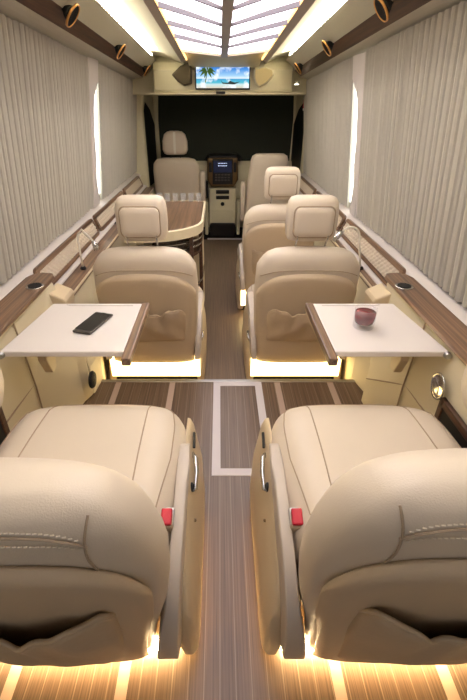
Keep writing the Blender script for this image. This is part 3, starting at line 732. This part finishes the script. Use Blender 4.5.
# ------------------------------------------------------------------ galley cabinet (left, ahead of the seat)
cb = thing('galley_cabinet', 'rounded walnut-topped galley cabinet with cream rim on the left behind the driver seat', 'cabinet', (-.40, 2.75, 0))
def top_poly(ins=0, y0=2.34, y1=3.14, x0=-.53, x1=-.10):
    pts = [(x0+ins, y1-ins), (x0+ins, y0-.08+ins)]
    for a in lspace(0, PI/2, 10):
        # rounded near corner
        pts.append((x0+.12+(x1-ins-x0-.12)*math.sin(a), (y0+.20)-(.28-ins)*math.cos(a)))
    pts.append((x1-ins, y1-.06)); 
    for a in lspace(0, PI/2, 6): pts.append((x1-ins-.06+.06*math.cos(a), y1-ins-.06+.06*math.sin(a)))
    return [(x+.40, y-2.75) for x, y in pts]
op, ip = top_poly(0), top_poly(.012)
MB().loft([[(x, y, .700) for x, y in op], [(x, y, .752) for x, y in op], [(x, y, .756) for x, y in ip], [(x, y, .748) for x, y in ip]], cap=False).build('rim', M['cream'], cb, bevel=.002)
MB().prism(ip, .705, .750, 'z').build('worktop', M['zwood'], cb)
MB().prism(top_poly(.03, y0=2.62), .10, .16, 'z').build('lower_shelf', M['darkwood'], cb)
MB().prism(top_poly(.03, y0=2.56), .50, .52, 'z').build('shelf', M['darkwood'], cb)
MB().box(-.11, .28, .25, .37, 0, .70).build('carcass', M['cream'], cb, bevel=.01)
MB().box(-.12, -.07, -.22, .25, 0, .70).build('side_board', M['cream'], cb, bevel=.005)
for x, y in ((.27, .05), (.22, -.16)):
    MB().box(x-.012, x+.012, y-.012, y+.012, 0, .70).build('upright', M['darkwood'], cb, bevel=.003)
for z in (.56, .60, .30):
    pts = [(x, y, z) for x, y in top_poly(.02, y0=2.58)[1:15]]
    MB().tube(pts, .006, 8).build('chrome_rail', M['chrome'], cb, smooth=True)
# glasses along the far edge and on the shelf
def tumbler_mesh():
    t = thing('small_glass', 'x', 'glass', (0, 0, 0)); 
    MB().lathe([(.0, 0), (.016, 0), (.017, .004), (.022, .06), (.0205, .06), (.0155, .008), (.0, .007)], 16, cap=False).build('bowl', M['glass'], t, smooth=True)
    return t
proto = tumbler_mesh(); first = True
top_l = ['leftmost', 'second from the left', 'third from the left', 'fourth from the left', 'fifth from the left', 'rightmost']
for i in range(6):
    o = proto if first else copy_tree(proto); first = False
    o.location = (-.43+.056*i, 3.095, .7505)
    o['label'] = 'small clear glass at the far edge of the galley top, %s' % top_l[i]; o['group'] = 'small glasses along the galley top'
shelf_l = ['leftmost', 'middle left', 'middle right', 'rightmost']
for i in range(4):
    o = copy_tree(proto); o.location = (-.36+.05*i, 2.68, .5235)
    o['label'] = 'small clear glass on the shelf under the galley top, %s of four' % shelf_l[i]; o['group'] = 'small glasses on the galley shelf'

# ------------------------------------------------------------------ cab seats
def cab_back(t, secs, m_=None):
    return MB().loft([sec(0, y, z, hw, hd_, 3.0) for z, hw, hd_, y in secs]).build('backrest', m_ or M['leather'], t, smooth=True)
ds = thing('driver_seat', 'cream leather driver seat with striped headrest at the front left', 'seat', (-.455, 4.72, -.03))
cab_back(ds, [(.30, .20, .05, .0), (.42, .235, .07, .0), (.60, .245, .075, -.01), (.78, .245, .075, -.03), (.85, .235, .07, -.04), (.89, .20, .055, -.045), (.905, .14, .03, -.045)])
hr = MB().loft([sec(0, -.04, z, hw, hd_, 3.0) for z, hw, hd_ in ((.935, .09, .03), (.945, .115, .045), (.98, .130, .052), (1.06, .128, .052), (1.12, .108, .045), (1.145, .075, .028), (1.152, .04, .012))]).build('headrest', M['leather'], ds, smooth=True)
MB().grid(lambda x, z: (x, -.04-interp(z, [(.94, .040), (.98, .053), (1.06, .053), (1.12, .047), (1.145, .032)])-.003, z), (-.012, .012), (.945, .98, 1.02, 1.06, 1.10, 1.13, 1.142)).build('pale_stripe', M['hose'], hr, solid=.003)
for x in (-.05, .05): MB().tube([(x, -.04, .88), (x, -.04, .95)], .006, 8).build('headrest_post', M['black'], ds)
MB().loft([sec(0, y, z, hw, hd_, 3.2) for z, hw, hd_, y in ((.30, .22, .13, .17), (.33, .255, .15, .17), (.42, .255, .15, .17), (.45, .22, .13, .17))]).build('seat_cushion', M['leather'], ds, smooth=True)
MB().box(-.22, .22, .02, .27, .0, .31).build('base', M['plastic'], ds, bevel=.02)
MB().loft([sec(.275, y, z, hw, hd_, 3.0) for z, hw, hd_, y in ((.43, .022, .03, -.03), (.46, .032, .045, -.03), (.74, .034, .045, -.05), (.78, .022, .03, -.055))]).build('armrest', M['leather'], ds, smooth=True)
ps = thing('front_passenger_seat', 'tall one-piece cream leather front passenger seat at the front right', 'seat', (.475, 4.30, -.03))
cab_back(ps, [(.30, .215, .05, .0), (.45, .22, .07, .0), (.65, .21, .075, -.01), (.85, .19, .07, -.03), (.93, .178, .06, -.035), (.965, .165, .048, -.04), (.985, .13, .028, -.04)])
MB().loft([sec(0, y, z, hw, hd_, 3.2) for z, hw, hd_, y in ((.30, .20, .22, .22), (.33, .23, .25, .22), (.42, .23, .25, .22), (.45, .20, .22, .22))]).build('seat_cushion', M['leather'], ps, smooth=True)
MB().box(-.20, .20, .0, .40, .03, .31).build('base', M['plastic'], ps, bevel=.02)
MB().loft([sec(-.245, y, z, hw, hd_, 3.0) for z, hw, hd_, y in ((.36, .016, .03, -.03), (.39, .022, .045, -.03), (.70, .024, .045, -.05), (.74, .016, .03, -.055))]).build('armrest', M['leather'], ps, smooth=True)

# ------------------------------------------------------------------ dashboard
db = thing('dashboard', 'cream and dark dashboard with lit head unit under the blackout blind', 'dashboard', (.035, 5.0, 0))
MB().prism([(.055, .50), (.045, .62), (.055, .76), (.07, .80), (.09, .80), (.09, .40), (.06, .40)], -.86, .86, 'x').build('fascia', M['header'], db, bevel=.02)
MB().loft([[(x*1, .10, z) for x, z in [(-.21, .82), (-.15, .875), (.17, .875), (.23, .82)]], [(x, -.04, z) for x, z in [(-.19, .81), (-.14, .868), (.15, .868), (.20, .81)]]]).build('hood', M['black'], db, bevel=.01)
sg_ = [(-.17, .845), (.165, .845), (.175, .62), (.13, .545), (-.13, .545), (-.175, .62)]
MB().loft([[(x, .02, z) for x, z in sg_], [(x, -.05, z) for x, z in sg_], [(x*.94, -.06, .70+(z-.70)*.94) for x, z in sg_]]).build('centre_surround', M['bronze'], db, bevel=.008)
hu = MB().box(-.112, .112, -.075, -.03, .575, .835).build('head_unit', M['black'], db, bevel=.006)
MB().box(-.100, .100, -.080, -.074, .70, .815).build('display', mat('lit blue display', (14, 22, 44), .2, emit=.8), hu)
dm = MB()
rnd = random.Random(3)
for z in (.790, .765):
    x = -.05
    while x < .05:
        w_ = rnd.uniform(.006, .016); dm.box(x, x+w_, -.0825, -.0795, z, z+.006); x += w_+.005
dm.build('display_marks', mat('lit display marks', (190, 205, 235), .3, emit=1.5), hu)
for z in (.668, .640, .612):
    for x in (-.085, -.05, -.015, .02, .055):
        MB().box(x, x+.026, -.083, -.074, z, z+.014).build('button', M['phone_edge'], hu, bevel=.002)
for x in (-.135, .135):
    MB().box(x-.016, x+.016, -.075, -.05, .70, .80).build('air_vent', M['black'], db, bevel=.004)
MB().prism([(-.08, .02), (-.10, .30), (-.06, .53), (.05, .53), (.05, .02)], -.155, .155, 'x').build('lower_console', M['header'], db, bevel=.015)
for z in (.475, .415):
    MB().box(-.075, .075, -.088, -.05, z, z+.038).build('cubby', M['black'], db, bevel=.004)
kb = MB().lathe([(0, .02), (.018, .018), (.022, 0)], 16, cap=False); kb.v = [(x, -.09-z, y+.365) for x, y, z in kb.v]
kb.build('knob', M['black'], db, smooth=True)
MB().box(-.15, .15, -.16, -.02, .0, .15).build('foot_well', M['carpet'], db, bevel=.02)
MB().box(-.20, -.165, -.09, .06, .42, .60).build('gear_housing', M['black'], db, bevel=.02)
for s in (-1, 1):
    MB().box(s*.165, s*.205, -.14, .02, .02, .40).build('side_cheek', M['header'], db, bevel=.015)
